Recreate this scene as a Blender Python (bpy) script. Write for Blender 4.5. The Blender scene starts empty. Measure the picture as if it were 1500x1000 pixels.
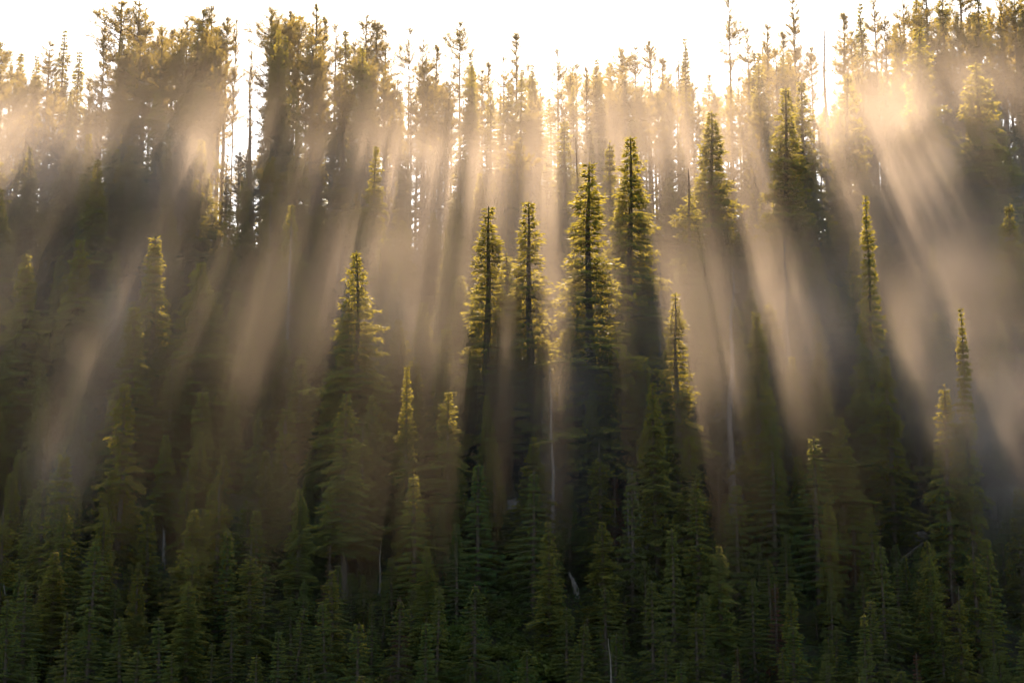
import bpy, math, random, time
import numpy as np
from mathutils import Vector, Matrix

T0 = time.time()
# ------------------------------------------------------------------ camera
S = bpy.context.scene
COL = S.collection
CAM_Z = 2.0
PITCH = math.radians(12.0)
F = 2799.0                      # focal length in pixels of a 1500 wide frame (30 degrees across)
cam_d = bpy.data.cameras.new('camera')
cam = bpy.data.objects.new('camera', cam_d)
COL.objects.link(cam)
cam.location = (0, 0, CAM_Z)
cam.rotation_euler = (math.pi / 2 + PITCH, 0, 0)
cam_d.sensor_width = 36
cam_d.lens = 36 * F / 1500
cam_d.clip_start = 0.5
cam_d.clip_end = 9000
S.camera = cam

# ------------------------------------------------------------------ light
def ray(px, py):
    """direction of the line of sight that the photograph has at (px, py) of 1500 x 1000"""
    cx, cy = (px - 750) / F, (500 - py) / F
    return Vector((cx, math.cos(PITCH) - cy * math.sin(PITCH), math.sin(PITCH) + cy * math.cos(PITCH)))

SUN = ray(790, -900).normalized()
SUN_EL = math.asin(SUN.z)
SUN_AZ = math.atan2(SUN.x, SUN.y)
EXPOSURE = 1.58
SKY_STRENGTH = 0.10
SUN_STRENGTH = 5.0

W = bpy.data.worlds.new('World')
S.world = W
W.use_nodes = True
nt = W.node_tree
nt.nodes.clear()
wo = nt.nodes.new('ShaderNodeOutputWorld')
bg = nt.nodes.new('ShaderNodeBackground')
sky = nt.nodes.new('ShaderNodeTexSky')
sky.sky_type = 'NISHITA'
sky.sun_disc = False
sky.sun_elevation = SUN_EL
sky.sun_rotation = SUN_AZ
sky.air_density = 1.0
sky.dust_density = 1.2
sky.ozone_density = 1.0
bg.inputs['Strength'].default_value = SKY_STRENGTH
warm = nt.nodes.new('ShaderNodeMix'); warm.data_type = 'RGBA'; warm.blend_type = 'MULTIPLY'
warm.inputs[0].default_value = 1.0; warm.inputs[7].default_value = (1.0, 0.92, 0.80, 1)   # the warm white balance of the picture
nt.links.new(sky.outputs[0], warm.inputs[6]); nt.links.new(warm.outputs[2], bg.inputs[0])
nt.links.new(bg.outputs[0], wo.inputs[0])

sun_d = bpy.data.lights.new('sun', 'SUN')
sun_d.energy = SUN_STRENGTH
sun_d.angle = math.radians(0.53)
sun_d.color = (1.0, 0.745, 0.50)
sun_o = bpy.data.objects.new('sun', sun_d)
COL.objects.link(sun_o)
sun_o.location = SUN * 600
sun_o.rotation_euler = SUN.to_track_quat('Z', 'Y').to_euler()

S.view_settings.view_transform = 'Standard'
S.view_settings.look = 'None'
S.view_settings.exposure = EXPOSURE
S.view_settings.gamma = 1.0
S.view_settings.use_curve_mapping = False
S.render.engine = 'CYCLES'
cy = S.cycles
cy.use_denoising = True
cy.denoising_input_passes = 'RGB'
cy.denoising_prefilter = 'ACCURATE'
cy.max_bounces = 6
cy.diffuse_bounces = 2
cy.transmission_bounces = 3
cy.glossy_bounces = 1
cy.volume_bounces = 0
cy.use_fast_gi = False
cy.volume_step_rate = 1.0
cy.volume_max_steps = 256

# ------------------------------------------------------------------ terrain
def sm(a, b, x):
    t = np.clip((x - a) / (b - a), 0, 1)
    return t * t * (3 - 2 * t)

def ridge_y(x):
    return 231 + 2.5 * np.sin(x * 0.045 + 0.6) + 1.5 * np.sin(x * 0.13)

def ground(x, y):
    x = np.asarray(x, float); y = np.asarray(y, float)
    yr = ridge_y(x)
    toe = 130.0
    slope = 0.665
    k = 6.0                                   # rounding of the toe of the hill
    rise = k * np.log1p(np.exp(np.clip((y - toe) / k, -30, 30))) * slope
    top = k * np.log1p(np.exp(np.clip((y - yr) / k, -30, 30)))
    z = rise - top * (slope + 0.16)
    z = z + 0.35 * np.sin(x * 0.21 + y * 0.11) * sm(120, 140, y) + 0.22 * np.sin(x * 0.53 - y * 0.37) * sm(120, 140, y)
    z = z + 0.8 * np.sin(x * 0.07 + 1.3) * sm(120, 150, y) * (1 - sm(215, 240, y))
    z = np.where(y > yr + 40, np.maximum(z, 20 + 0 * z), z)
    return z - 0.4

def pix(x, y, z):
    """where a point of the place shows in the photograph"""
    dy, dz = y, z - CAM_Z
    d = dy * math.cos(PITCH) + dz * math.sin(PITCH)
    u = -dy * math.sin(PITCH) + dz * math.cos(PITCH)
    return 750 + F * x / d, 500 - F * u / d

def at(px, py, Y):
    r = ray(px, py)
    return r.x * Y / r.y, CAM_Z + r.z * Y / r.y

def on_ground(px, py):
    """distance at which the line of sight meets the hill"""
    r = ray(px, py)
    lo = 126.0
    while lo < 260:
        x, z = at(px, py, lo)
        if z <= float(ground(x, lo)):
            return lo
        lo += 0.25
    return 232.0

# ------------------------------------------------------------------ materials
def mat(name):
    m = bpy.data.materials.new(name)
    m.use_nodes = True
    m.node_tree.nodes.clear()
    return m, m.node_tree

def N(t, kind, **kw):
    n = t.nodes.new(kind)
    for k, v in kw.items():
        setattr(n, k, v)
    return n

def foliage_mat(name, dark, light, trans, tshare=0.5):
    m, t = mat(name)
    out = N(t, 'ShaderNodeOutputMaterial')
    geo = N(t, 'ShaderNodeTexCoord')
    noi = N(t, 'ShaderNodeTexNoise'); noi.inputs['Scale'].default_value = 0.9; noi.inputs['Detail'].default_value = 2
    inf = N(t, 'ShaderNodeObjectInfo')
    add = N(t, 'ShaderNodeMath', operation='MULTIPLY_ADD'); add.inputs[1].default_value = 0.55; add.inputs[2].default_value = -0.22
    t.links.new(inf.outputs['Random'], add.inputs[0])
    add2 = N(t, 'ShaderNodeMath', operation='ADD', use_clamp=True)
    t.links.new(geo.outputs['Object'], noi.inputs['Vector'])
    t.links.new(noi.outputs['Fac'], add2.inputs[0]); t.links.new(add.outputs[0], add2.inputs[1])
    mix = N(t, 'ShaderNodeMix', data_type='RGBA')
    mix.inputs[6].default_value = (*dark, 1); mix.inputs[7].default_value = (*light, 1)
    t.links.new(add2.outputs[0], mix.inputs[0])
    # each tree has a hue of its own
    fr = N(t, 'ShaderNodeMath', operation='MULTIPLY'); fr.inputs[1].default_value = 7.31
    fr2 = N(t, 'ShaderNodeMath', operation='FRACT')
    hm = N(t, 'ShaderNodeMath', operation='MULTIPLY_ADD'); hm.inputs[1].default_value = 0.085; hm.inputs[2].default_value = 0.462
    t.links.new(inf.outputs['Random'], fr.inputs[0]); t.links.new(fr.outputs[0], fr2.inputs[0]); t.links.new(fr2.outputs[0], hm.inputs[0])
    hsv = N(t, 'ShaderNodeHueSaturation'); vr = N(t, 'ShaderNodeMath', operation='MULTIPLY'); vr.inputs[1].default_value = 23.7
    vr2 = N(t, 'ShaderNodeMath', operation='FRACT'); vr3 = N(t, 'ShaderNodeMath', operation='MULTIPLY_ADD'); vr3.inputs[1].default_value = 0.80; vr3.inputs[2].default_value = 0.46
    t.links.new(inf.outputs['Random'], vr.inputs[0]); t.links.new(vr.outputs[0], vr2.inputs[0]); t.links.new(vr2.outputs[0], vr3.inputs[0]); t.links.new(vr3.outputs[0], hsv.inputs['Value'])
    t.links.new(hm.outputs[0], hsv.inputs['Hue']); t.links.new(mix.outputs[2], hsv.inputs['Color'])
    dif = N(t, 'ShaderNodeBsdfPrincipled'); dif.inputs['Roughness'].default_value = 0.6
    dif.inputs['Specular IOR Level'].default_value = 0.35
    t.links.new(hsv.outputs[0], dif.inputs[0])
    tr = N(t, 'ShaderNodeBsdfTranslucent'); tr.inputs[0].default_value = (*trans, 1)
    ms = N(t, 'ShaderNodeMixShader'); ms.inputs[0].default_value = tshare
    t.links.new(dif.outputs[0], ms.inputs[1]); t.links.new(tr.outputs[0], ms.inputs[2])
    t.links.new(ms.outputs[0], out.inputs[0])
    return m

def rough_mat(name, a, b, scale, stretch=(1, 1, 1), bump=0.0):
    m, t = mat(name)
    out = N(t, 'ShaderNodeOutputMaterial')
    tc = N(t, 'ShaderNodeTexCoord')
    mp = N(t, 'ShaderNodeMapping'); mp.inputs['Scale'].default_value = stretch
    noi = N(t, 'ShaderNodeTexNoise'); noi.inputs['Scale'].default_value = scale; noi.inputs['Detail'].default_value = 5
    t.links.new(tc.outputs['Object'], mp.inputs[0]); t.links.new(mp.outputs[0], noi.inputs['Vector'])
    mix = N(t, 'ShaderNodeMix', data_type='RGBA')
    mix.inputs[6].default_value = (*a, 1); mix.inputs[7].default_value = (*b, 1)
    cr = N(t, 'ShaderNodeMapRange'); cr.inputs[1].default_value = 0.35; cr.inputs[2].default_value = 0.65
    t.links.new(noi.outputs['Fac'], cr.inputs[0]); t.links.new(cr.outputs[0], mix.inputs[0])
    dif = N(t, 'ShaderNodeBsdfPrincipled'); dif.inputs['Roughness'].default_value = 0.9
    dif.inputs['Specular IOR Level'].default_value = 0.15
    t.links.new(mix.outputs[2], dif.inputs[0])
    if bump:
        bp = N(t, 'ShaderNodeBump'); bp.inputs['Strength'].default_value = bump; bp.inputs['Distance'].default_value = 0.05
        t.links.new(noi.outputs['Fac'], bp.inputs['Height']); t.links.new(bp.outputs[0], dif.inputs['Normal'])
    t.links.new(dif.outputs[0], out.inputs[0])
    return m

M = {}
M['spruce'] = foliage_mat('spruce_needles', (0.018, 0.048, 0.018), (0.048, 0.092, 0.030), (0.50, 0.43, 0.06), 0.5)
M['pine'] = foliage_mat('pine_needles', (0.036, 0.056, 0.020), (0.072, 0.088, 0.030), (0.50, 0.385, 0.08), 0.5)
M['young'] = foliage_mat('young_needles', (0.024, 0.056, 0.017), (0.066, 0.105, 0.028), (0.34, 0.33, 0.05), 0.45)
M['rust'] = foliage_mat('dead_needles', (0.080, 0.035, 0.016), (0.13, 0.055, 0.024), (0.14, 0.06, 0.02), 0.3)
M['bark'] = rough_mat('bark', (0.050, 0.036, 0.027), (0.115, 0.088, 0.068), 2.5, (4, 4, 0.6), 0.6)
M['pale_bark'] = rough_mat('pine_bark', (0.085, 0.060, 0.045), (0.17, 0.13, 0.10), 2.5, (4, 4, 0.6), 0.6)
M['dead_wood'] = rough_mat('dead_wood', (0.11, 0.09, 0.075), (0.24, 0.20, 0.175), 3.0, (5, 5, 0.5), 0.5)
M['soil'] = rough_mat('forest_soil', (0.022, 0.020, 0.011), (0.050, 0.045, 0.020), 0.35, (1, 1, 1), 0.6)
M['shrub'] = foliage_mat('shrub_leaves', (0.050, 0.090, 0.012), (0.110, 0.135, 0.020), (0.20, 0.22, 0.03), 0.4)
M['rock'] = rough_mat('rock', (0.12, 0.10, 0.09), (0.26, 0.22, 0.20), 1.6, (1, 1, 1), 0.8)

# ------------------------------------------------------------------ mesh building
def mesh_from(name, V, Fc, mats, idx=None, smooth=False):
    """V (n,3), Fc (m,4) quads"""
    me = bpy.data.meshes.new(name)
    nv, nf = len(V), len(Fc)
    k = Fc.shape[1]
    me.vertices.add(nv); me.vertices.foreach_set('co', np.asarray(V, np.float32).ravel())
    me.loops.add(nf * k); me.loops.foreach_set('vertex_index', np.asarray(Fc, np.int32).ravel())
    me.polygons.add(nf)
    me.polygons.foreach_set('loop_start', np.arange(0, nf * k, k, dtype=np.int32))
    for m in mats: me.materials.append(m)
    if idx is not None: me.polygons.foreach_set('material_index', np.asarray(idx, np.int32))
    me.polygons.foreach_set('use_smooth', np.full(nf, smooth, bool))
    me.update(calc_edges=True)
    return me

def norm(a):
    return a / np.maximum(np.linalg.norm(a, axis=-1, keepdims=True), 1e-9)

def blades(P, D, L, Wd, rng):
    """diamond shaped needle sprays: base P, direction D, length L, width Wd"""
    D = norm(D)
    r = norm(rng.normal(size=D.shape))
    side = norm(np.cross(D, r))
    m = P + D * (L * 0.45)[:, None]
    V = np.stack([P, m + side * (Wd * .5)[:, None], P + D * L[:, None], m - side * (Wd * .5)[:, None]], 1).reshape(-1, 3)
    return V, np.arange(len(V)).reshape(-1, 4)

def tube(pts, rad, n=6):
    """tapered tube along pts"""
    pts = np.asarray(pts, float); rad = np.asarray(rad, float)
    tan = norm(np.gradient(pts, axis=0))
    ref = np.array([0.31, 0.95, 0.05]) if abs(tan[0][2]) > .7 else np.array([0, 0, 1.0])
    a = norm(np.cross(tan, ref)); b = np.cross(tan, a)
    th = np.linspace(0, 2 * math.pi, n, endpoint=False)
    V = (pts[:, None] + rad[:, None, None] * (np.cos(th)[None, :, None] * a[:, None] + np.sin(th)[None, :, None] * b[:, None])).reshape(-1, 3)
    Fc = []
    for i in range(len(pts) - 1):
        for j in range(n):
            k = (j + 1) % n
            Fc.append((i * n + j, i * n + k, (i + 1) * n + k, (i + 1) * n + j))
    return V, np.array(Fc)

class MB:
    def __init__(s): s.V = []; s.F = []; s.o = 0
    def add(s, V, Fc):
        s.V.append(V); s.F.append(Fc + s.o); s.o += len(V)
    def tube(s, pts, rad, n=6): s.add(*tube(pts, rad, n))
    def mesh(s, name, mats, smooth=False):
        return mesh_from(name, np.concatenate(s.V), np.concatenate(s.F), mats, smooth=smooth)

def trunk_mesh(rng, H, r0, bare_top=False, lean=0.0, n=8, name='trunk', m='bark', wob_=1.6):
    k = 12
    z = np.linspace(-0.8, H, k)
    t = np.clip(z / H, 0, 1)
    wob = np.cumsum(rng.normal(0, 0.012 * wob_ * H / 10, (k, 2)), axis=0)
    pts = np.stack([wob[:, 0] + lean * z, wob[:, 1], z], 1)
    pts[:3, :2] *= np.array([0, .4, .8])[:, None]
    rad = r0 * (1 - t) ** 0.85 + 0.03
    rad[0] *= 1.5; rad[1] *= 1.12
    b = MB(); b.tube(pts, rad, n)
    return b, pts, rad

def axis_at(pts, z):
    return np.stack([np.interp(z, pts[:, 2], pts[:, 0]), np.interp(z, pts[:, 2], pts[:, 1]), z], -1)

def spruce(seed, H=25.0, R=2.8, start=0.10, gappy=0.1, droop=1.0, dens=1.0, m='spruce', young=False, blade=1.0, wsp=0.50, top_gap=0.0):
    rng = np.random.default_rng(seed)
    tb, pts, rad = trunk_mesh(rng, H, H * 0.0105 + 0.02)
    limb = MB()
    P, D, L, Wd = [], [], [], []
    z = H * start
    sec = rng.uniform(0, 6.28, 4)
    while z < H - 0.15:
        t = 1 - z / H                              # 0 at the tip
        step = (wsp * (0.5 + 0.9 * t ** 0.5) if not young else .30 * (.45 + .9 * t ** .5)) * rng.uniform(.75, 1.25)
        Rz = R * (t ** (0.80 if not young else 0.9)) * (1 - 0.22 * sm(0.82, 1.0, t)) * 1.22
        Rz *= 0.82 + 0.16 * math.sin(z * 1.1 + sec[0]) + 0.13 * math.sin(z * 2.7 + sec[1])
        Rz *= .35 + .65 * sm(0.0, .10, t)
        nb = int(rng.integers(6, 10)) if t > 0.06 else 4
        a0 = rng.uniform(0, 6.28)
        for j in range(nb):
            if rng.random() < gappy: continue
            a = a0 + 6.283 * j / nb + rng.normal(0, .25)
            Lb = max(0.12, Rz * (rng.uniform(.66, 1.2) if rng.random() < .86 else rng.uniform(1.15, 1.5) * min(1, 3 * t)) * (0.9 + 0.16 * math.sin(2 * a + sec[2]) + 0.1 * math.sin(3 * a + z * .5 + sec[3])))
            zz = z + rng.uniform(-.12, .12) * step
            base = axis_at(pts, np.array([min(zz, H - .05)]))[0]
            h = np.array([math.cos(a), math.sin(a), 0])
            e0 = (0.7 if not young else .45) * (1 - sm(0, .28, t)) - 0.12 * t * droop          # young branches rise, old ones hang
            sag = (0.12 + 0.42 * t) * droop * rng.uniform(.7, 1.3)
            s = np.linspace(0, 1, 6)
            curve = base + h * (Lb * s * (1 - .08 * s))[:, None] + np.array([0, 0, 1]) * (Lb * (e0 * s - sag * s ** 1.4 + 0.26 * sag * s ** 4))[:, None]
            limb.tube(curve[[0, 2, 4, 5]], np.array([.02 + .012 * Lb, .012 + .007 * Lb, .010, .004]), 3)
            nt_ = max(5, int(Lb / (0.050 if not young else .06 * max(H / 8, .6)) * dens))
            st = np.concatenate([rng.uniform(.18, 1, nt_), [1.0, .96]])
            for s_ in st:
                p = np.array([np.interp(s_, s, curve[:, i]) for i in range(3)])
                side = 1 if rng.random() < .5 else -1
                sd = np.array([-h[1], h[0], 0]) * side
                tl = (0.26 + 0.36 * Lb * (1.05 - s_)) * rng.uniform(.55, 1.25)
                if young: tl = (0.10 + .34 * Lb * (1.05 - s_)) * rng.uniform(.6, 1.2)
                tl = min(tl, 0.95, .5 * Lb + .08 if not young else .45 * Lb + .05)
                fwd = .75 if s_ < .95 else 2.0
                d = h * fwd + sd * rng.uniform(.5, 1.1) + np.array([0, 0, 1]) * (rng.uniform(-.65, .10) * droop - .1 * t)
                d = d / np.linalg.norm(d)
                bl = (0.26 if not young else .16 * max(H / 8, .6)) * blade
                kk = max(2, int(tl / bl * 2.3))
                for q in range(kk):
                    u = (q + .2) / kk
                    P.append(p + d * tl * u)
                    D.append(d + rng.normal(0, .42, 3) + np.array([0, 0, -.18 * droop]))
                    L.append(bl * rng.uniform(.8, 1.35)); Wd.append(bl * rng.uniform(.26, .42))
        z += step
    # leader
    for q in range(9):
        u = rng.uniform(0, 1)
        P.append(axis_at(pts, np.array([H - .9 * u * H / 25]))[0]); D.append(rng.normal(0, .32, 3) + np.array([0, 0, 1.0]))
        L.append(.20 * blade * (1 if not young else .5)); Wd.append(.05 * blade)
    V, Fc = blades(np.array(P), np.array(D), np.array(L), np.array(Wd), rng)
    return {'H': H, 'trunk': tb.mesh('trunk', [M['bark']], True), 'branches': limb.mesh('branches', [M['bark']]),
            'crown': mesh_from('crown', V, Fc, [M[m]])}

def pine(seed, H=25.0, R=1.7, start=0.40, nb=95, sparse=0.0, m='pine', stubs=16):
    """lodgepole pine: bare pole, ragged crown of tufts"""
    rng = np.random.default_rng(seed)
    tb, pts, rad = trunk_mesh(rng, H, H * 0.0085 + 0.02)
    limb = MB()
    P, D, L, Wd = [], [], [], []
    sec = rng.uniform(0, 6.28, 4)
    zs = H * (start + (1 - start) * np.sort(rng.uniform(0, .985, nb) ** .72))
    for z in zs:
        t = 1 - z / H
        tt = t / (1 - start)
        prof = (tt ** .55) * (1 - .55 * sm(.55, 1, tt))
        prof *= .8 + .35 * math.sin(z * .9 + sec[0]) * (tt > .15) + .2 * math.sin(z * 2.1 + sec[1])
        Lb = max(.25, R * 1.35 * prof * rng.uniform(.6, 1.25))
        a = rng.uniform(0, 6.28)
        h = np.array([math.cos(a), math.sin(a), 0])
        base = axis_at(pts, np.array([z]))[0]
        e0 = .55 - .65 * tt + rng.normal(0, .12)
        s = np.linspace(0, 1, 6)
        curve = base + h * (Lb * s)[:, None] + np.array([0, 0, 1]) * (Lb * (e0 * s - .25 * s + .38 * s ** 2.5))[:, None]
        curve += rng.normal(0, .04 * Lb, curve.shape) * s[:, None]
        limb.tube(curve[[0, 2, 3, 5]], np.array([.035 + .01 * Lb, .025, .018, .008]), 3)
        nt_ = max(6, int(Lb * 12 * (1 - sparse)))
        for q in range(nt_):
            s_ = 1 - rng.uniform(0, .84) ** 1.25 if q > 1 else 1.0
            p0 = np.array([np.interp(s_, s, curve[:, i]) for i in range(3)])
            off = rng.normal(0, .17, 3) * (.35 + Lb * .42); off[2] = abs(off[2]) * .8 + .02
            p = p0 + off
            td = off / (np.linalg.norm(off) + 1e-6) + h * .7 + np.array([0, 0, .6])
            td /= np.linalg.norm(td)
            limb.tube(np.stack([p0, p]), np.array([.010, .006]), 3)
            nn = 14
            for w in range(nn):
                u = rng.uniform(-.42, .10)
                P.append(p + td * u + rng.normal(0, .03, 3)); D.append(td * .8 + rng.normal(0, .55, 3))
                L.append(rng.uniform(.12, .24)); Wd.append(rng.uniform(.030, .055))
    for q in range(24):
        P.append(axis_at(pts, np.array([H - rng.uniform(0, .6)]))[0]); D.append(rng.normal(0, .6, 3) + np.array([0, 0, .9])); L.append(.24); Wd.append(.05)
    for q in range(stubs):                              # dead stubs below the crown
        z = H * rng.uniform(.18, start + .05); a = rng.uniform(0, 6.28); l = rng.uniform(.3, 1.3)
        b0 = axis_at(pts, np.array([z]))[0]; h = np.array([math.cos(a), math.sin(a), rng.uniform(-.5, .1)])
        limb.tube(np.stack([b0, b0 + h * l * .6, b0 + h * l + np.array([0, 0, -.1 * l])]), np.array([.025, .014, .005]), 3)
    V, Fc = blades(np.array(P), np.array(D), np.array(L), np.array(Wd), rng)
    return {'H': H, 'trunk': tb.mesh('trunk', [M['pale_bark']], True), 'branches': limb.mesh('branches', [M['pale_bark']]),
            'crown': mesh_from('crown', V, Fc, [M[m]])}

def snag(seed, H=20.0, nb=70, Lm=1.6, broken=False, droop=.5):
    rng = np.random.default_rng(seed)
    tb, pts, rad = trunk_mesh(rng, H, H * 0.0095 + 0.03, wob_=3.2)
    limb = MB()
    for q in range(nb):
        z = H * rng.uniform(.16, .985); t = 1 - z / H
        a = rng.uniform(0, 6.28); l = Lm * (t ** .55) * rng.uniform(.3, 1.1) + .1
        b0 = axis_at(pts, np.array([z]))[0]
        h = np.array([math.cos(a), math.sin(a), 0])
        s = np.linspace(0, 1, 5)
        c = b0 + h * (l * s)[:, None] + np.array([0, 0, 1]) * (l * (.15 * s - droop * s ** 1.5 + .2 * s ** 3))[:, None]
        limb.tube(c, np.linspace(.028, .006, 5), 3)
        for k in range(int(l * 3)):
            s_ = rng.uniform(.3, 1)
            p = np.array([np.interp(s_, s, c[:, i]) for i in range(3)])
            d = h * .6 + rng.normal(0, .6, 3) + np.array([0, 0, -.4])
            limb.tube(np.stack([p, p + d * .35]), np.array([.009, .004]), 3)
    return {'H': H, 'trunk': tb.mesh('trunk', [M['dead_wood']], True), 'branches': limb.mesh('branches', [M['dead_wood']])}

def ragged(seed, H, R):
    """spruce that lost its tip and has uneven sides"""
    p = spruce(seed, H * 1.12, R, .14, .34, 1.2)
    me = p['crown']
    n = len(me.vertices); co = np.empty(n * 3, np.float32); me.vertices.foreach_get('co', co); co = co.reshape(-1, 4, 3)
    z = co[:, 0, 2]; a = np.arctan2(co[:, 0, 1], co[:, 0, 0])
    keep = (z < H * .97 + .5 * np.sin(a * 2)) & ~((np.abs(np.sin(a * .5 + .6)) < .35) & (np.sin(z * .8) > .1))
    co = co[keep].reshape(-1, 3)
    p['crown'] = mesh_from('crown', co, np.arange(len(co)).reshape(-1, 4), [M['spruce']])
    return p

def shrub(seed, m='shrub'):
    rng = np.random.default_rng(seed)
    b = MB(); P = []; D = []
    for q in range(26):
        a = rng.uniform(0, 6.28); e = rng.uniform(.35, 1.4); l = rng.uniform(.8, 1.9)
        d = np.array([math.cos(a) * math.cos(e), math.sin(a) * math.cos(e), math.sin(e)])
        s = np.linspace(0, 1, 5)
        c = d * (l * s)[:, None] + np.array([0, 0, -.25]) * (l * s ** 2.5)[:, None]
        b.tube(c, np.linspace(.02, .004, 5), 3)
        for w in range(60):
            u = rng.uniform(.25, 1)
            P.append(np.array([np.interp(u, s, c[:, i]) for i in range(3)]) + rng.normal(0, .10, 3)); D.append(rng.normal(0, .7, 3) + d * .5)
    n = len(P)
    V, Fc = blades(np.array(P), np.array(D), rng.uniform(.10, .19, n), rng.uniform(.06, .11, n), rng)
    return {'H': 2.0, 'branches': b.mesh('branches', [M['bark']]), 'crown': mesh_from('crown', V, Fc, [M[m]])}

PR = {
    'spruce': [spruce(11, 25, 3.1), spruce(12, 25, 2.7, .16, .14), spruce(13, 25, 3.6, .08, .12), spruce(14, 24, 3.0, .2, .2, 1.15),
               spruce(15, 26, 2.5, .12, .12, 1.1), spruce(16, 22, 3.3, .05, .1, .9),
               spruce(17, 24, 3.2, .25, .3, 1.3), spruce(18, 25, 3.9, .1, .22, 1.0), ragged(19, 23, 3.0)],
    'slim': [spruce(21, 14, 1.4, .06, .08, .9, 1.15), spruce(22, 16, 1.8, .05, .14, 1.0, 1.1)],
    'young': [spruce(31, 8, 1.9, .03, .05, .55, .85, 'young', True), spruce(32, 8, 1.6, .03, .1, .5, .85, 'young', True), spruce(33, 8, 2.3, .03, .1, .6, .85, 'young', True)],
    'rust': [spruce(34, 6, 1.1, .05, .35, .7, .8, 'rust', True)],
    'pine': [pine(41, 25, 2.1, .5, 80), pine(42, 25, 2.3, .44, 95), pine(43, 26, 1.9, .55, 70), pine(44, 24, 2.5, .5, 76, .1), pine(45, 25, 1.7, .32, 95), pine(46, 26, 2.0, .64, 44, .2), pine(47, 25, 2.1, .36, 105)],
    'snag': [snag(51), snag(52, 18, 130, 1.9, droop=1.0), snag(53, 16, 60, 1.1, droop=.7)],
    'shrub': [shrub(61), shrub(62)],
}
NTRI = sum(len(m.polygons) * 2 for v in PR.values() for p in v for k, m in p.items() if k != 'H')
print('proto tris', NTRI, 'time', round(time.time() - T0, 1))

# ------------------------------------------------------------------ objects
KIND = {'spruce': ('spruce_tree', 'spruce'), 'slim': ('slender_spruce', 'slender spruce'), 'young': ('young_spruce', 'young spruce'),
        'rust': ('dead_young_spruce', 'dead tree'), 'pine': ('pine_tree', 'pine'), 'snag': ('dead_tree', 'dead tree'), 'shrub': ('leafy_shrub', 'shrub')}
TREES = []

def plant(kind, var, x, y, H, label=None, group=None, rz=None, sink=0.15, wide=1.0, lean=0.0, short=None):
    pr = PR[kind][var % len(PR[kind])]
    nm, cat = KIND[kind]
    if kind == 'spruce' and var % len(PR[kind]) == 8: nm = 'ragged_spruce'
    o = bpy.data.objects.new(nm, None)
    COL.objects.link(o)
    z = float(ground(x, y)) - sink
    s = H / pr['H']
    o.location = (x, y, z)
    o.rotation_euler = (lean * .3, lean, RND.uniform(0, 6.28) if rz is None else rz)
    w = s * wide
    o.scale = (w, w, s)
    o.empty_display_size = .5
    o['category'] = cat
    if label: o['label'] = label
    if group: o['group'] = group
    for k in ('trunk', 'branches', 'crown'):
        if k in pr:
            c = bpy.data.objects.new(k, pr[k]); COL.objects.link(c); c.parent = o
            if k != 'trunk': c['kind'] = 'stuff'
    px, py = pix(x, y, z + H); bx, by = pix(x, y, z)
    TREES.append(dict(o=o, kind=kind, x=x, y=y, z=z, H=H, px=px, py=py, by=by, hero=label is not None, short=short))
    return o

RND = random.Random(7)

def by_top(kind, var, px, py, Y, **kw):
    """a tree whose tip stands where the line of sight (px, py) passes at distance Y"""
    x, zt = at(px, py, Y)
    z = float(ground(x, Y)) - .15
    return plant(kind, var, x, Y, max(1.5, zt - z), **kw)

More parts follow.
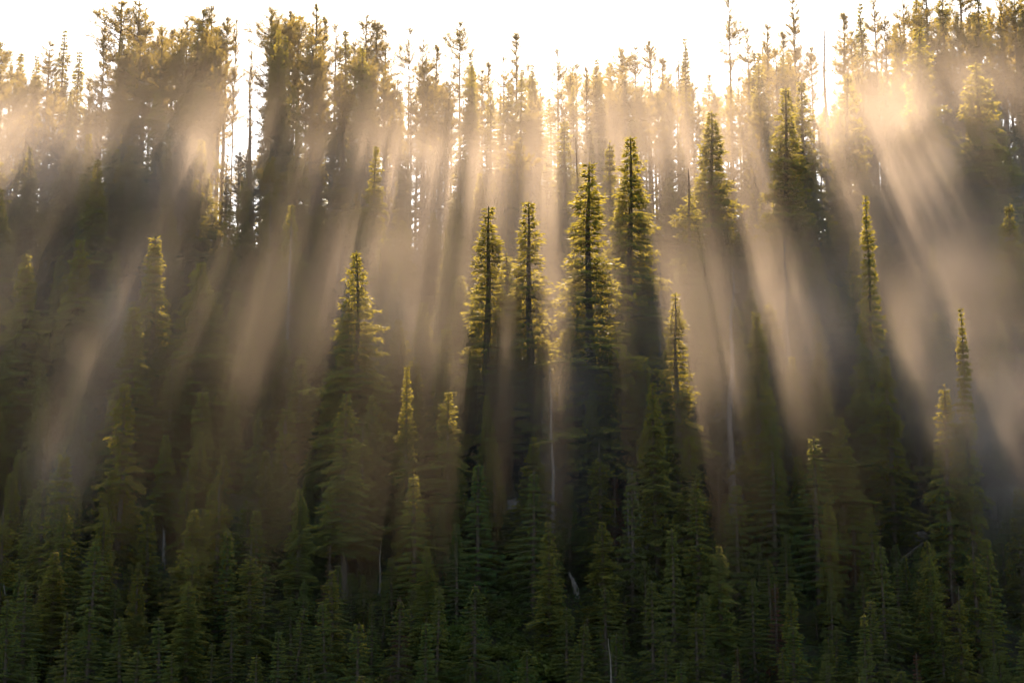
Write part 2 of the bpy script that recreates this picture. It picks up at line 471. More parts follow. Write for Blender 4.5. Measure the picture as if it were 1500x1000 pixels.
# --- trees that are told apart in the photograph (tip px, py, distance)
HERO = [
    ('spruce', 0, 862, 238, 161, 1.35, 'tallest sunlit spruce of the middle slope, yellow-green crown over a long bare lower trunk', 'the tallest sunlit spruce'),
    ('spruce', 2, 914, 198, 174, 1.2, 'tall golden backlit spruce standing just behind the tallest sunlit spruce', 'the golden backlit spruce'),
    ('spruce', 4, 710, 303, 165, 1.45, 'narrow glowing twin spruce, the one farther from the tallest sunlit spruce', 'the farther glowing twin spruce'),
    ('spruce', 1, 777, 294, 164, 1.35, 'narrow glowing twin spruce, the one nearer the tallest sunlit spruce', 'the nearer glowing twin spruce'),
    ('slim', 1, 745, 372, 170, 1.3, 'short golden spruce squeezed between the two glowing twin spruces', 'the short golden spruce'),
    ('spruce', 2, 527, 366, 161, 1.2, 'broad misty spruce with a yellow-lit rounded tip above dark lower boughs', 'the broad yellow-tipped spruce'),
    ('spruce', 1, 597, 536, 151, .80, 'small spruce with only its pointed tip lit yellow-green, in front of dark shafts', 'the small tip-lit spruce'),
    ('spruce', 7, 300, 385, 172, 1.5, 'large dark blue-green spruce in full shade with wide drooping tiers', 'the large blue-green spruce'),
    ('spruce', 5, 40, 372, 172, 1.2, 'dark shaded dense spruce at the edge of the hillside below the pale mist', 'the dense edge spruce'),
    ('spruce', 0, 120, 350, 176, 1.3, 'dark shaded spruce behind the long slanting shaft of light', 'the spruce behind the slanting shaft'),
    ('spruce', 2, 1140, 128, 190, 1.15, 'tall olive spruce with a straight dark trunk in front of the bare grey pole', 'the tall olive spruce'),
    ('spruce', 1, 1176, 118, 195, 1.1, 'dark narrow spruce touching the tall olive spruce', 'the dark narrow spruce'),
    ('spruce', 5, 1042, 165, 192, 1.25, 'broad golden-brown spruce rising behind the hillside dead tree', 'the broad golden-brown spruce'),
    ('spruce', 4, 1266, 284, 160, .64, 'slim cream-lit spruce at the edge of the widest shaft of light', 'the slim cream-lit spruce'),
    ('spruce', 4, 1410, 450, 149, .62, 'very slim spruce lit pale cream from tip to foot, low in the widest shaft', 'the very slim pale spruce'),
    ('slim', 1, 1380, 565, 149, .95, 'small spruce with a bright cream tuft on top beside the very slim lit spruce', 'the cream-tufted spruce'),
    ('spruce', 1, 294, 205, 200, 1.1, 'golden spruce under the skyline where the long slanting shaft begins', 'the golden spruce at the slanting shaft'),
    ('slim', 1, 228, 345, 176, 1.1, 'shaded spruce with a few bright yellow boughs beside the slanting shaft', 'the yellow-boughed spruce'),
    ('slim', 1, 200, 447, 168, 1.3, 'thin dark spruce with a speck of yellow light on its tip', 'the yellow-specked thin spruce'),
    ('spruce', 4, 990, 430, 155, 1.2, 'spruce with pale green lit boughs on one flank, below the golden spruce', 'the pale-flanked spruce'),
    ('spruce', 6, 510, 575, 149, 1.35, 'dark bushy spruce below the broad yellow-tipped spruce', 'the dark bushy spruce'),
    ('spruce', 3, 655, 572, 153, 1.3, 'shaded round-topped spruce beside the small tip-lit spruce', 'the round-topped spruce'),
    ('spruce', 2, 1235, 112, 202, 1.2, 'hazy yellow spruce on the upper slope beside the bare grey pole', 'the hazy yellow spruce'),
    ('spruce', 0, 1345, 40, 203, 1.3, 'big bright hazy spruce standing where the mist is brightest, under the sun', 'the brightest hazy spruce'),
    ('spruce', 5, 1432, 92, 195, 1.2, 'tall golden-olive spruce near the edge of the brightest mist', 'the golden-olive spruce'),
    ('spruce', 4, 340, 300, 188, 1.2, 'dim spruce on the upper slope with its tip in thin mist', 'the dim thin-mist spruce'),
    ('spruce', 1, 430, 300, 186, 1.2, 'misty thin spruce between faint shafts on the upper slope', 'the thin spruce between faint shafts'),
    ('spruce', 4, 1105, 455, 154, 1.1, 'olive spruce in thin mist in front of the hillside dead tree', 'the thin-mist olive spruce'),
    ('spruce', 1, 1300, 520, 155, 1.1, 'dark spruce beside the shaded edge of the widest shaft', 'the dark spruce at the shaft edge'),
    ('spruce', 3, 1480, 300, 176, 1.2, 'dark olive spruce at the edge of the hillside, half way up', 'the dark olive edge spruce'),
    ('spruce', 8, 1010, 250, 184, 1.2, 'ragged golden spruce with uneven sides next to the golden backlit spruce', 'the ragged golden spruce'),
    ('spruce', 7, 960, 560, 148, 1.0, 'wide olive spruce standing below the pale-flanked spruce', 'the wide olive spruce'),
    ('spruce', 6, 180, 560, 150, 1.15, 'deeply shaded spruce with a bare lower trunk beside the foot of the slanting shaft', 'the bare-footed shaded spruce'),
]
for k, v, px, py, Y, wd, lab, sh in HERO:
    by_top(k, v, px, py, Y, label=lab, short=sh, wide=wd * 1.16)
YOUNG = [
    (497, 825, 141, 1.0, 'bright green young spruce low on the slope, the biggest of the lowest row', 'the bright green young spruce'),
    (925, 690, 146, .9, 'narrow young spruce with regular tiers directly below the tallest sunlit spruce', 'the regular-tiered young spruce'),
    (1078, 708, 145, 1.0, 'blue-green conical young spruce in the shaded middle of the lower slope', 'the blue-green conical spruce'),
    (1192, 640, 149, 1.1, 'tall tiered young spruce with feathery horizontal boughs', 'the feathery young spruce'),
    (1216, 832, 141, .8, 'yellow-green slim young spruce low on the slope', 'the yellow-green slim young spruce'),
    (100, 895, 130.5, 1.0, 'dark young spruce at the lowest corner of the slope', 'the dark corner spruce'),
    (955, 850, 134, 1.0, 'young spruce growing beside the leaning broken stump', 'the young spruce by the broken stump'),
    (1292, 797, 138, 1.0, 'olive-topped young spruce below the dark shadow edge', 'the olive-topped young spruce'),
    (140, 790, 138, .9, 'bluish young spruce alone in deep shade', 'the bluish young spruce'),
    (985, 775, 139, 1.0, 'young spruce beside the short grey stub', 'the young spruce by the grey stub'),
    (1130, 612, 151, 1.0, 'misty young spruce on the middle slope with horizontal tiers', 'the misty young spruce'),
    (780, 690, 147, 1.0, 'young spruce standing below the glowing twin spruces', 'the young spruce below the twins'),
    (700, 680, 148, 1.2, 'dense dark green young spruce below the shaded round-topped spruce', 'the dense dark green young spruce'),
    (1265, 900, 131, 1.0, 'young spruce with light green shoots near the foot of the slope', 'the light-shooted young spruce'),
]
for px, py, Y, wd, lab, sh in YOUNG:
    by_top('young', RND.randrange(3), px, py, Y, label=lab, short=sh, wide=wd)
SNAGS = [
    (0, 1204, 38, 212, .9, 0, 'bare grey dead pole with short twigs against the white sky', 'the bare grey pole'),
    (1, 1066, 392, 160, 1.25, .01, 'dead tree on the hillside hung with grey drooping twigs', 'the hillside dead tree'),
    (1, 1146, 350, 168, 1.0, -.02, 'smooth pale dead trunk below the bright tuft of mist', 'the smooth pale trunk'),
    (0, 993, 55, 226, .8, .01, 'thin dead spike on the skyline beside a dense dark spruce', 'the skyline spike'),
    (2, 375, 108, 228, 1.0, .02, 'short thin dead pole in the gap of the skyline', 'the pole in the skyline gap'),
    (1, 424, 330, 180, .8, .015, 'pale bare trunk in the faint shafts of the upper slope', 'the pale trunk in faint shafts'),
    (2, 966, 370, 174, .9, -.015, 'pale bare trunk beside the golden backlit spruce', 'the pale trunk by the backlit spruce'),
    (1, 808, 535, 156, .9, .01, 'grey dead tree with fine twigs at the foot of the bright vertical shaft', 'the fine-twigged dead tree'),
]
for v, px, py, Y, wd, ln, lab, sh in SNAGS:
    by_top('snag', v, px, py, Y, label=lab, short=sh, wide=wd, lean=ln)

# broken stumps, a fallen pole and rock outcrops that show between the young trees
KEEP = []
def wood(name, label, cat, pts, rad, px, py, shards=0, m='dead_wood', n=8):
    Yg = on_ground(px, py)
    x, _ = at(px, py, Yg); z = float(ground(x, Yg))
    rng = np.random.default_rng(int(px))
    pts = np.array(pts, float)
    k = 9; t = np.linspace(0, 1, k); u = np.linspace(0, 1, len(pts))
    P = np.stack([np.interp(t, u, pts[:, i]) for i in range(3)], 1) + rng.normal(0, .02, (k, 3))
    R = np.interp(t, np.linspace(0, 1, len(rad)), rad)
    b = MB(); b.tube(P, R, n)
    tree_ = bpy.data.objects.new(name, None); COL.objects.link(tree_)
    tree_.location = (x, Yg, z)
    tree_['label'] = label; tree_['category'] = cat
    c = bpy.data.objects.new('trunk', b.mesh('trunk', [M[m]], True)); COL.objects.link(c); c.parent = tree_
    for q in range(shards):
        a = q * 6.283 / shards
        b = MB(); e = P[-1] + np.array([math.cos(a), math.sin(a), 0]) * R[-1] * .6
        b.tube(np.stack([e - (P[-1] - P[-2]) * .6, e, e + (P[-1] - P[-2]) * rng.uniform(.4, 1.4)]), np.array([R[-1] * .35, R[-1] * .3, .005]), 4)
        c = bpy.data.objects.new('splinter', b.mesh('splinter', [M[m]])); COL.objects.link(c); c.parent = tree_
    KEEP.append((px, py, Yg, max(14, 16), max(p[2] for p in pts)))
wood('broken_stump', 'pale leaning broken stump with splintered top among the young spruces', 'stump', [(0, 0, -.4), (-.1, 0, .5), (-.35, 0, 1.2), (-.6, .1, 1.8)], [.32, .27, .18, .08], 846, 874, 4)
wood('broken_stump', 'short upright grey stub standing above the small green spruces', 'stump', [(0, 0, -.3), (0, 0, 1.0), (.02, 0, 1.7)], [.16, .14, .10], 905, 850, 3)
wood('dead_pole', 'thin curved pale dead stem in the dark lower slope', 'dead pole', [(0, 0, -.3), (.06, 0, 1.2), (-.05, .1, 2.6), (.05, .1, 3.6)], [.10, .085, .06, .02], 556, 868, 2)
wood('dead_pole', 'slender pale pole leaning in the dark corner under the widest shaft', 'dead pole', [(0, 0, -.3), (-.25, 0, 1.6), (-.5, 0, 3.2)], [.07, .055, .02], 1440, 782, 0)
wood('broken_stump', 'grey weathered trunk foot in the deep shade of the large blue-green spruce', 'stump', [(0, 0, -.3), (-.05, 0, 1.5), (-.1, 0, 3.0)], [.17, .14, .09], 240, 832, 3)
wood('fallen_log', 'fallen pale log lying steeply between young spruces near the dark corner', 'log', [(-1.5, -1.6, -.7), (0, 0, .3), (1.6, 1.6, 1.5)], [.17, .15, .09], 1330, 820, 2)

def rock(px, py, w, h, label):
    Yg = on_ground(px, py); x, _ = at(px, py, Yg)
    bm_ = np.random.default_rng(int(px))
    nu, nv = 12, 8
    V = []; Fc = []
    for i in range(nv + 1):
        for j in range(nu):
            th = math.pi * i / nv; ph = 6.283 * j / nu
            rr = 1 + .22 * math.sin(3 * ph + px) * math.sin(2 * th) + bm_.normal(0, .10)
            V.append((w * rr * math.sin(th) * math.cos(ph), w * .7 * rr * math.sin(th) * math.sin(ph), h * rr * math.cos(th)))
    for i in range(nv):
        for j in range(nu):
            Fc.append((i * nu + j, (i + 1) * nu + j, (i + 1) * nu + (j + 1) % nu, i * nu + (j + 1) % nu))
    o = bpy.data.objects.new('rock', mesh_from('rock', np.array(V), np.array(Fc), [M['rock']])); COL.objects.link(o)
    o.location = (x, Yg, float(ground(x, Yg)) + h * .3)
    o['label'] = label; o['category'] = 'rock'
    KEEP.append((px, py, Yg, 14, h * 1.3))
rock(1482, 735, 1.1, .8, 'pale rock outcrop in the light at the edge of the slope')
rock(1257, 742, .8, .5, 'small grey rock between olive spruces on the middle slope')
rock(1350, 790, .7, .5, 'small grey rock in the dark shadow below the widest shaft')
rock(752, 745, .6, .6, 'pinkish grey rock showing below the glowing twin spruces')

# openings of the skyline (px, half width, height of what grows in them)
GAPS = [(143, 6, 140), (357, 12, 215), (492, 4, 105), (592, 4, 110), (646, 7, 112), (735, 5, 115), (800, 6, 125), (942, 4, 115), (1046, 6, 130), (1082, 5, 110), (1205, 21, 150), (1290, 9, 90)]
def gap_top(px, top):
    """where the skyline opens only low trees stand"""
    for c, w, y in GAPS:
        if abs(px - c) < w + 17: return max(top, y + RND.uniform(0, 25))
    return top

def open_sheet(x, y, H):
    """trees that stand in the light coming through an opening are lower than the light"""
    z = float(ground(x, y))
    px, py = pix(x, y, z + H)
    c_ = 790 + (px - 790) * 1000 / (max(py, 60) + 900)
    if y > 172:
        for c, w, q in GAPS:
            if abs(c_ - c) < w + 14:
                return min(H, 32 + .83 * (y - 165) - z)
    return H

# --- the skyline (tip px, py, kind)
SKY = [(-60, 60, 'p'), (-35, 85, 's'), (-12, 70, 'p'), (3, 62, 'p'), (34, 78, 's'), (56, 83, 's'), (74, 62, 'p'), (94, 45, 's'), (115, 75, 's'), (131, 118, 'p'),
       (155, 42, 'p'), (178, 2, 'p'), (203, 0, 'p'), (216, 18, 'p'), (236, 42, 'p'), (254, 44, 'p'), (276, 32, 'p'), (296, 16, 'p'), (313, 10, 'p'), (331, 26, 'p'),
       (346, 26, 'p'), (368, 70, 'p'), (402, 14, 'p'), (425, 16, 'p'), (438, 24, 'p'), (463, 6, 'p'), (476, 26, 'p'), (491, 38, 'p'), (508, 43, 's'),
       (534, 22, 'p'), (554, 34, 'p'), (566, 46, 'p'), (601, 42, 'p'), (618, 58, 'p'), (640, 67, 'p'), (673, 33, 'p'), (691, 76, 's'), (716, 92, 'p'), (737, 85, 'p'),
       (755, 49, 'p'), (780, 95, 's'), (816, 74, 'p'), (845, 95, 'p'), (872, 87, 's'), (913, 72, 'p'), (931, 68, 'p'), (953, 60, 'p'), (971, 86, 'p'),
       (1006, 56, 's'), (1038, 108, 's'), (1066, 0, 'p'), (1096, 42, 'p'), (1121, 36, 'p'), (1146, 48, 'p'), (1163, -2, 'p'), (1186, 70, 'p'), (1236, 20, 'p'), (1257, 3, 's'), (1281, -12, 'p'),
       (1293, 25, 'p'), (1320, -18, 'p'), (1341, -2, 's'), (1358, -25, 'p'), (1376, -22, 's'), (1402, -34, 'p'), (1431, -8, 's'), (1461, -24, 'p'), (1482, -10, 'p'), (1497, -28, 's'),
       (1520, -10, 'p'), (1545, -20, 's')]
SKYMARK = {94: ('slender skyline spruce with a sharp tip at the thin hazy end of the ridge', 'the sharp-tipped skyline spruce'),
    178: ('tallest pine of the dense skyline clump, its top cut by the sky edge', 'the tallest clump pine'),
    236: ('pine with a flat tufted crown at the end of the dense skyline clump', 'the flat-crowned clump pine'),
    313: ('tall pine with the widest crown just before the skyline gap', 'the wide pine before the gap'),
    463: ('tall pine with a thin dark spire rising above its skyline neighbours', 'the thin-spired pine'),
    534: ('skyline pine with a dark tuft on top over a golden hazy crown', 'the dark-tufted pine'),
    601: ('skyline pine with a sparse umbrella of twigs on a bare stem', 'the umbrella-topped pine'),
    673: ('crooked skyline pine with an open, sparse head against white sky', 'the crooked open-headed pine'),
    755: ('skyline pine with neat layered top standing free of its neighbours', 'the layered free-standing pine'),
    816: ('narrow skyline pine with a short dark tip above the nearer twin spruce', 'the narrow dark-tipped pine'),
    872: ('skyline spruce with a neat cone top above the tallest sunlit spruce', 'the neat cone-topped spruce'),
    953: ('tufted skyline pine with airy crown beside the skyline spike', 'the airy tufted pine'),
    1006: ('dense dark skyline spruce with a broad crown beside the skyline spike', 'the dense dark skyline spruce'),
    1066: ('very tall skyline pine with a heavy one-sided branch against white sky', 'the heavy-branched pine'),
    1163: ('tall open-crowned pine beside the bare grey pole', 'the tall open-crowned pine'),
    1257: ('tall hazy spruce with a fine spire near the bare grey pole', 'the fine-spired hazy spruce'),
    1402: ('very tall pine glowing in the brightest haze, its top out of view', 'the glowing topless pine'),
    1482: ('dim tall pine at the edge of the skyline behind bright haze', 'the dim edge pine')}
for i, (px, py, k) in enumerate(SKY):
    lb, sh = SKYMARK.get(px, (None, None))
    Y = 229 + RND.uniform(-4, 5)
    if k == 'p':
        by_top('pine', {673: 3, 601: 5}.get(px, RND.randrange(7)), px, py, Y, wide=RND.uniform(1.0, 1.3) * (.3 if px in (368, 346) else .72 if min(abs(px - c) - w for c, w, q in GAPS) < 24 else 1), label=lb, short=sh)
    else:
        by_top('spruce', RND.choice([1, 4, 3, 0]), px, py, Y - 2, wide=RND.uniform(.85, 1.1), label=lb, short=sh)

# --- the trees between them
def shown_limit(px):
    return np.interp(px, [0, 130, 165, 180, 350, 372, 395, 480, 520, 700, 1000, 1060, 1170, 1200, 1240, 1300, 1500], [85, 130, 70, 28, 34, 120, 36, 36, 56, 92, 92, 60, 60, 150, 40, 15, 5])

placed = [(t['x'], t['y'], 2.0) for t in TREES]
heroes = [t for t in TREES if t['hero'] and t['kind'] in ('spruce', 'slim', 'snag') and t['y'] < 215]
def free(x, y, r):
    for a, b, c in placed:
        if (a - x) ** 2 + (b - y) ** 2 < (r + c * .5) ** 2: return False
    return True
def capped(x, y, H):
    """keep the crowns of the known trees in view"""
    z = float(ground(x, y))
    for t in heroes:
        if t['y'] > y:
            hw = 26 if t['kind'] != 'snag' else 14
            lim = t['py'] + .46 * (t['by'] - t['py'])
            px, py = pix(x, y, z + H)
            if abs(px - t['px']) < hw + 12 and py < lim:
                xx, zt = at(px, lim + RND.uniform(0, 60), y)
                H = min(H, zt - z)
    for kx, ky, Yg, hw, hh in KEEP:
        if y < Yg:
            px, py = pix(x, y, z + H)
            if abs(px - kx) < hw * .7 + H * 1.2 and py < ky:
                xx, zt = at(px, ky + RND.uniform(0, 15), y)
                H = min(H, max(zt - z, .9))
        elif y < Yg + 1.5 and abs(x - at(kx, ky, Yg)[0]) < .8: H = 0
    return H

count = {'pine': 0, 'spruce': 0, 'young': 0}
# second rank of thin pines on the ridge
for i in range(1600):
    y = RND.uniform(214, 246); px = RND.uniform(-85, 1585)
    x, _ = at(px, 200, y)
    if not free(x, y, 1.0): continue
    top = shown_limit(px) + abs(RND.gauss(0, 24)) + 2
    top = gap_top(px, top)
    _, zt = at(px, top, y)
    z = float(ground(x, y)); H = zt - z
    H = capped(x, y, H)
    if H < 10: continue
    k = 'pine' if RND.random() < .78 else 'spruce'
    if count['pine'] > 235 and k == 'pine': break
    plant(k, RND.randrange(6), x, y, H, wide=RND.uniform(.75, 1.0) * (25 / max(H, 14)) ** .4)
    count['pine'] += k == 'pine'; count['spruce'] += k == 'spruce'
    placed.append((x, y, 1.0))
# smaller spruces under the skyline
for i in range(1500):
    if count['spruce'] > 125: break
    y = RND.uniform(203, 233); px = RND.uniform(-60, 1560)
    x, _ = at(px, 300, y)
    if not free(x, y, 1.3): continue
    H = open_sheet(x, y, capped(x, y, RND.uniform(7, 15)))
    if H < 5: continue
    plant('spruce' if H > 9 else 'slim', RND.randrange(9), x, y, H, wide=RND.uniform(1.2, 1.7))
    count['spruce'] += 1; placed.append((x, y, 1.3))
# mature trees of the slope
for i in range(5000):
    if count['spruce'] > 400: break
    y = RND.uniform(150, 214); px = RND.uniform(-80, 1580)
    x, _ = at(px, 500, y)
    if not free(x, y, 2.0): continue
    f = (y - 150) / 64
    H = RND.uniform(11, 16) + 9.5 * min(1, f * 1.4)
    if not (y > 188 and RND.random() < .5):           # most crowns stay inside the shadow of the skyline trees
        H = min(H, 86 - (.83 if px < 500 else .76) * (229 - y) - float(ground(x, y)))
        if H < 6: H = RND.uniform(5, 9)
    H = open_sheet(x, y, capped(x, y, H))
    _, tp = pix(x, y, float(ground(x, y)) + H)
    lim = gap_top(px, shown_limit(px) + 60)
    if tp < lim:
        _, zt = at(px, lim + RND.uniform(0, 50), y); H = zt - float(ground(x, y))
    if H < 4: continue
    if H < 8: k, v = 'young', RND.randrange(3)
    elif RND.random() < .2: k, v = 'slim', RND.randrange(2)
    else: k, v = 'spruce', RND.choice([0, 1, 2, 3, 4, 5, 6, 7, 8, 8])
    if f > .6 and RND.random() < .3: k, v = 'pine', RND.randrange(6)
    plant(k, v, x, y, H, wide=RND.uniform(.85, 1.45) * (22 / max(H, 10)) ** .4, lean=RND.gauss(0, .015))
    count['spruce'] += k in ('spruce', 'slim'); count['young'] += k == 'young'
    placed.append((x, y, 1.6))
# young growth at the foot
for i in range(6000):
    if count['young'] > 260: break
    y = 127 + 32 * RND.random() ** 1.2; px = RND.uniform(-30, 1530)
    x, _ = at(px, 900, y)
    big = i < 2500
    if not free(x, y, 2.1 if big else 1.0): continue
    if y < 147 and abs(px - 745) < 100 and RND.random() < .9: continue      # a brushy opening at the foot
    H = (RND.uniform(3.5, 13) if big else 1.4 + 4 * RND.random() ** 2) + 1.5 * sm(128, 150, y)
    H = min(H, 85 - .767 * (229 - y) - float(ground(x, y)))
    H = capped(x, y, float(H))
    if H < .85: continue
    if RND.random() < .09: plant('rust', 0, x, y, min(H * .8, 7))
    elif RND.random() < .045: plant('snag', RND.choice([0, 1, 2]), x, y, min(H * 1.3, 9), wide=1.3, lean=RND.gauss(0, .12))
    elif RND.random() < .25 and y > 140: plant('slim', RND.randrange(2), x, y, H * 1.2, wide=1.35)
    elif H > 8.5: plant('spruce', RND.randrange(9), x, y, H * 1.05, wide=RND.uniform(1.4, 1.9))
    else: plant('young', RND.randrange(3), x, y, H, wide=RND.uniform(.95, 1.7), lean=RND.gauss(0, .04))
    count['young'] += 1
    placed.append((x, y, .9))
for i in range(400):
    if i > 240: break
    y = 131 + 24 * RND.random(); px = RND.choice([RND.uniform(-60, 1560), RND.gauss(740, 90)])
    x, _ = at(px, 900, y)
    if not free(x, y, .7): continue
    H = capped(x, y, RND.uniform(1.2, 2.6) * (1.35 if abs(px - 745) < 110 else 1))
    if H < .7: continue
    plant('shrub', RND.randrange(2), x, y, H, wide=RND.uniform(.9, 1.5)); placed.append((x, y, .8))
print('trees', len(TREES), count)

# ------------------------------------------------------------------ a label for every tree
ORD = ['first', 'second', 'third', 'fourth', 'fifth', 'sixth', 'seventh', 'eighth', 'ninth', 'tenth', 'eleventh', 'twelfth', 'thirteenth', 'fourteenth', 'fifteenth',
       'sixteenth', 'seventeenth', 'eighteenth', 'nineteenth', 'twentieth'] + ['twenty-' + w for w in ('first', 'second', 'third', 'fourth', 'fifth', 'sixth', 'seventh', 'eighth', 'ninth')] + ['thirtieth'] * 60
WORDS = {'spruce': ('spruce', 'spruces on the hillside'), 'slim': ('slender spruce', 'spruces on the hillside'), 'young': ('young spruce', 'young spruces at the foot of the slope'),
         'rust': ('rusty dead young spruce', 'rust-brown dead young spruces'), 'pine': ('long-trunked pine', 'pines along the skyline'), 'shrub': ('low leafy shrub', 'leafy shrubs among the young spruces'),
         'snag': ('dead tree', 'bare dead trees')}
marks = [t for t in TREES if t['short']]
sets = {}
for t in TREES:
    t['o']['group'] = WORDS[t['kind']][1]
    if t['hero']: continue
    my = .75 * t['py'] + .25 * t['by']
    def dist(m): return math.hypot(t['px'] - m['px'], my - (.75 * m['py'] + .25 * m['by']))
    m = min(marks, key=dist)
    dy = my - (.75 * m['py'] + .25 * m['by']); dx = t['px'] - m['px']
    way = ('above' if dy < 0 else 'below') if abs(dy) > abs(dx) else 'beside'
    side = '' if abs(dy) > abs(dx) else ('left' if dx < 0 else 'right')
    size = 'small' if t['kind'] == 'rust' else 'short' if t['H'] < (12 if t['kind'] in ('spruce', 'pine', 'slim') else 4) else 'tall'
    sets.setdefault((t['kind'], size, way, side, m['short']), []).append((dist(m), t))
for (kind, size, way, side, short), L in sets.items():
    L.sort(key=lambda q: q[0])
    for i, (d, t) in enumerate(L):
        w = WORDS[kind][0]
        if kind == 'rust': size = ''
        if side:
            t['o']['label'] = f"{size} {w}, {ORD[i]} to the {side} of {short}".strip()
        else:
            t['o']['label'] = f"{size} {w}, {ORD[i]} {way} {short}".strip()

# ------------------------------------------------------------------ ground sheet
xs = np.concatenate([np.linspace(-3000, -160, 14), np.linspace(-150, 150, 151), np.linspace(160, 3000, 14)])
ys = np.concatenate([np.linspace(-2500, 80, 14), np.linspace(90, 300, 141), np.linspace(320, 4000, 16)])
X, Y = np.meshgrid(xs, ys)
rg = np.random.default_rng(3)
Z = ground(X, Y) + rg.normal(0, .10, X.shape) * sm(110, 140, Y)
V = np.stack([X, Y, Z], -1).reshape(-1, 3)
nx, ny = len(xs), len(ys)
ii = (np.arange(ny - 1)[:, None] * nx + np.arange(nx - 1)[None]).ravel()
gm = mesh_from('ground', V, np.stack([ii, ii + 1, ii + 1 + nx, ii + nx], 1), [M['soil']], smooth=True)
g = bpy.data.objects.new('ground', gm); COL.objects.link(g); g['kind'] = 'structure'

# undergrowth: one mat of low leaves and needles
rg = np.random.default_rng(5)
n = 170000
yy = 126 + 100 * rg.random(n) ** 1.7
xx = rg.uniform(-.32, .32, n) * yy
cl = np.sin(xx * .9 + 3 * np.sin(yy * .31)) + np.sin(yy * .8 + 2 * np.sin(xx * .37))
keep = cl + rg.normal(0, .7, n) > -.3
xx, yy = xx[keep], yy[keep]; n = len(xx)
hh = .1 + .8 * rg.random(n) ** 2
P = np.stack([xx, yy, ground(xx, yy) + hh * .7 - .05], 1)
D = rg.normal(0, .6, (n, 3)); D[:, 2] = np.abs(D[:, 2]) + .5
V, Fc = blades(P, D, rg.uniform(.25, .6, n), rg.uniform(.08, .2, n), rg)
ug = bpy.data.objects.new('undergrowth', mesh_from('undergrowth', V, Fc, [M['young']])); COL.objects.link(ug)
ug['kind'] = 'stuff'; ug['label'] = 'low green undergrowth covering the floor of the hillside forest'; ug['category'] = 'undergrowth'

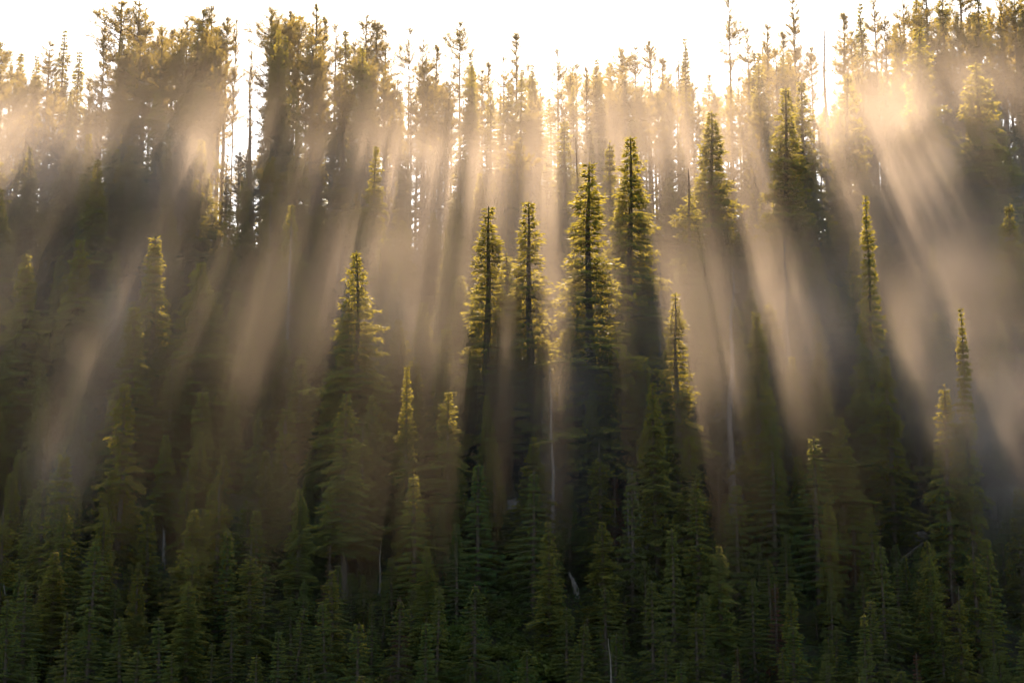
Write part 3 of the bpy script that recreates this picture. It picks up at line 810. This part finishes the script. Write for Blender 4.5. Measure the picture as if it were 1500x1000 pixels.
# ------------------------------------------------------------------ mist
MIST = True
if MIST:
    vx = 1.3
    x0, x1, y0, y1, z0, z1 = -68., 68., 128., 240., 0., 104.
    nx, ny, nz = int((x1 - x0) / vx), int((y1 - y0) / vx), int((z1 - z0) / vx)
    gx = x0 + (np.arange(nx) + .5) * vx; gy = y0 + (np.arange(ny) + .5) * vx; gz = z0 + (np.arange(nz) + .5) * vx
    GX, GY, GZ = np.meshgrid(gx, gy, gz, indexing='ij')
    hgt = GZ - ground(GX, GY)
    rg = np.random.default_rng(9)
    def vnoise(sx, sy, sz):
        a = rg.random((int((x1 - x0) / sx) + 3, int((y1 - y0) / sy) + 3, int((z1 - z0) / sz) + 3))
        def ax(g0, gg, s): u = (gg - g0) / s; i = np.floor(u).astype(int); f = u - i; return i, f * f * (3 - 2 * f)
        ix, fx = ax(x0, gx, sx); iy, fy = ax(y0, gy, sy); iz, fz = ax(z0, gz, sz)
        def g(i, j, k): return a[np.ix_(i, j, k)]
        fx = fx[:, None, None]; fy = fy[None, :, None]; fz = fz[None, None, :]
        c00 = g(ix, iy, iz) * (1 - fx) + g(ix + 1, iy, iz) * fx
        c10 = g(ix, iy + 1, iz) * (1 - fx) + g(ix + 1, iy + 1, iz) * fx
        c01 = g(ix, iy, iz + 1) * (1 - fx) + g(ix + 1, iy, iz + 1) * fx
        c11 = g(ix, iy + 1, iz + 1) * (1 - fx) + g(ix + 1, iy + 1, iz + 1) * fx
        return (c00 * (1 - fy) + c10 * fy) * (1 - fz) + (c01 * (1 - fy) + c11 * fy) * fz
    wisps = .5 * vnoise(22, 26, 18) + .3 * vnoise(9, 12, 9) + .2 * vnoise(4, 6, 5)
    wisps = np.clip((wisps - .30) / .35, 0, 1)
    layer = (1 - sm(24, 44, hgt)) * sm(-2, 1, hgt)
    k_ = sm(160, 196, GY)
    low_layer = 1 - sm(13 + 14 * k_, 26 + 18 * k_, hgt)      # the thin veil lies lower towards the valley
    base = .13 * sm(38, 60, GZ) * (1 - .75 * sm(68, 84, GZ)) * low_layer
    # a thin sheet of mist hangs over the crowns, torn towards the dark foot of the slope
    sheet = np.exp(-((hgt - 16) / 5.5) ** 2)
    base = base + sheet * (.022 + .25 * sm(26, 46, GZ) * (1 - .8 * sm(62, 80, GZ))) + .022 * low_layer
    field = 0 * GZ
    def slope_y(py):
        return on_ground(750, py) if py > 310 else 232 + (py - 310) * .12
    # banks of mist: (px, py) of the middle, metres in front of the slope, radii across, along and up in metres, strength
    for px, py, off, rx, ry, rz, amp in [
            (610, 330, 30, 5, 5, 8, 1.7), (575, 470, 28, 4, 4.5, 8, 1.5), (740, 560, 26, 3, 4.5, 6, 1.0), (820, 600, 25, 3, 4.5, 9, 1.3), (650, 560, 25, 3, 4, 8, .5),
            (850, 250, 24, 13, 6, 6, .2), (560, 200, 20, 20, 7, 5, .25),
            (1150, 360, 30, 4.5, 5, 5, 2.0), (1108, 440, 27, 2.6, 4.5, 7, 1.2), (1195, 490, 26, 2.8, 4.5, 6, 1.8), (1330, 260, 30, 9, 7, 10, 1.0), (1335, 400, 28, 6, 6, 9, 2.0), (1420, 560, 25, 5.5, 5, 8, 2.4), (1475, 690, 22, 4, 4.5, 6, 2.0),
            (1420, 110, 27, 17, 8, 9, .42), (1500, 400, 26, 4, 6, 10, .5),
            (265, 290, 30, 2.2, 5, 6, 2.0), (218, 400, 27, 1.6, 4.5, 6, 2.2), (170, 510, 24, 1.5, 3.5, 6, 2.0), (118, 620, 22, 1.5, 3.5, 5, 1.7), (75, 710, 20, 1.6, 3.5, 4, 1.4),
            (50, 240, 29, 8, 6, 4.5, 1.3), (200, 255, 27, 8, 6, 5, .6), (380, 250, 28, 10, 6, 6, .6), (420, 340, 27, 3, 4.5, 6, .5), (1050, 600, 25, 13, 5, 8, .35), (365, 640, 22, 1.3, 4, 6, .3), (1250, 560, 24, 3, 4, 6, .2)]:
        Y = slope_y(py) - off
        bx, bz = at(px, py, Y)
        q = ((GX - bx) / rx) ** 2 + ((GY - Y) / ry) ** 2 + ((GZ - bz) / rz) ** 2
        field = field + amp * np.exp(-q)
    fine = vnoise(3.2, 4, 2.6)
    dens = layer * (base * (.35 + 1.0 * wisps) + field * (.08 + 1.3 * wisps) * (.16 + 1.68 * fine))
    dens = dens * (1 - sm(216, 232, GY))
    dens[:, :2] = 0; dens[:2] = 0; dens[-2:] = 0
    DENS = 0.021
    vals = dens.astype(np.float32)                          # index = (ix*ny+iy)*nz+iz
    nn = vals.size
    me = bpy.data.meshes.new('mist')
    # the field rides on the points of the object's own mesh and is read back as a grid
    me.vertices.add(nn)
    co = np.stack([GX, GY, GZ], -1).astype(np.float32).reshape(-1, 3)
    me.vertices.foreach_set('co', co.ravel())
    at_ = me.attributes.new('thickness', 'FLOAT', 'POINT'); at_.data.foreach_set('value', vals.ravel())
    mist = bpy.data.objects.new('mist', me); COL.objects.link(mist)
    mist['kind'] = 'stuff'; mist['label'] = 'tan sunlit mist drifting between the trees and crossed by shafts of light'; mist['category'] = 'mist'
    mm, t = mat('mist')
    out = N(t, 'ShaderNodeOutputMaterial')
    pv = N(t, 'ShaderNodeVolumePrincipled')
    pv.inputs['Color'].default_value = (.97, .85, .745, 1)
    pv.inputs['Density'].default_value = DENS
    pv.inputs['Density Attribute'].default_value = 'density'
    pv.inputs['Anisotropy'].default_value = 0.47
    t.links.new(pv.outputs[0], out.inputs['Volume'])
    me.materials.append(mm)
    ng = bpy.data.node_groups.new('mist_grid', 'GeometryNodeTree')
    ng.interface.new_socket('Geometry', in_out='INPUT', socket_type='NodeSocketGeometry')
    ng.interface.new_socket('Geometry', in_out='OUTPUT', socket_type='NodeSocketGeometry')
    gi = N(ng, 'NodeGroupInput'); go = N(ng, 'NodeGroupOutput')
    vc = N(ng, 'GeometryNodeVolumeCube')
    # grid points exactly on the cell centres
    vc.inputs['Min'].default_value = (gx[0], gy[0], gz[0]); vc.inputs['Max'].default_value = (gx[-1], gy[-1], gz[-1])
    vc.inputs['Resolution X'].default_value = nx; vc.inputs['Resolution Y'].default_value = ny; vc.inputs['Resolution Z'].default_value = nz
    pos = N(ng, 'GeometryNodeInputPosition'); sep = N(ng, 'ShaderNodeSeparateXYZ')
    ng.links.new(pos.outputs[0], sep.inputs[0])
    def cell(sock, g0, nmax):
        a = N(ng, 'ShaderNodeMath', operation='MULTIPLY_ADD'); a.inputs[1].default_value = 1 / vx; a.inputs[2].default_value = -g0 / vx + .5
        ng.links.new(sock, a.inputs[0])
        b = N(ng, 'ShaderNodeMath', operation='FLOOR'); ng.links.new(a.outputs[0], b.inputs[0])
        c = N(ng, 'ShaderNodeClamp'); c.inputs['Max'].default_value = nmax - 1; ng.links.new(b.outputs[0], c.inputs[0])
        return c.outputs[0]
    cx_, cy_, cz_ = cell(sep.outputs[0], gx[0], nx), cell(sep.outputs[1], gy[0], ny), cell(sep.outputs[2], gz[0], nz)
    m1 = N(ng, 'ShaderNodeMath', operation='MULTIPLY_ADD'); m1.inputs[1].default_value = ny
    ng.links.new(cx_, m1.inputs[0]); ng.links.new(cy_, m1.inputs[2])
    m2 = N(ng, 'ShaderNodeMath', operation='MULTIPLY_ADD'); m2.inputs[1].default_value = nz
    ng.links.new(m1.outputs[0], m2.inputs[0]); ng.links.new(cz_, m2.inputs[2])
    si = N(ng, 'GeometryNodeSampleIndex', data_type='FLOAT', domain='POINT')
    na = N(ng, 'GeometryNodeInputNamedAttribute', data_type='FLOAT'); na.inputs['Name'].default_value = 'thickness'
    ng.links.new(gi.outputs[0], si.inputs['Geometry']); ng.links.new(na.outputs[0], si.inputs['Value']); ng.links.new(m2.outputs[0], si.inputs['Index'])
    ng.links.new(si.outputs[0], vc.inputs['Density'])
    sma = N(ng, 'GeometryNodeSetMaterial'); sma.inputs['Material'].default_value = mm
    ng.links.new(vc.outputs[0], sma.inputs['Geometry']); ng.links.new(sma.outputs[0], go.inputs[0])
    md = mist.modifiers.new('mist', 'NODES'); md.node_group = ng
print('script time', round(time.time() - T0, 1))
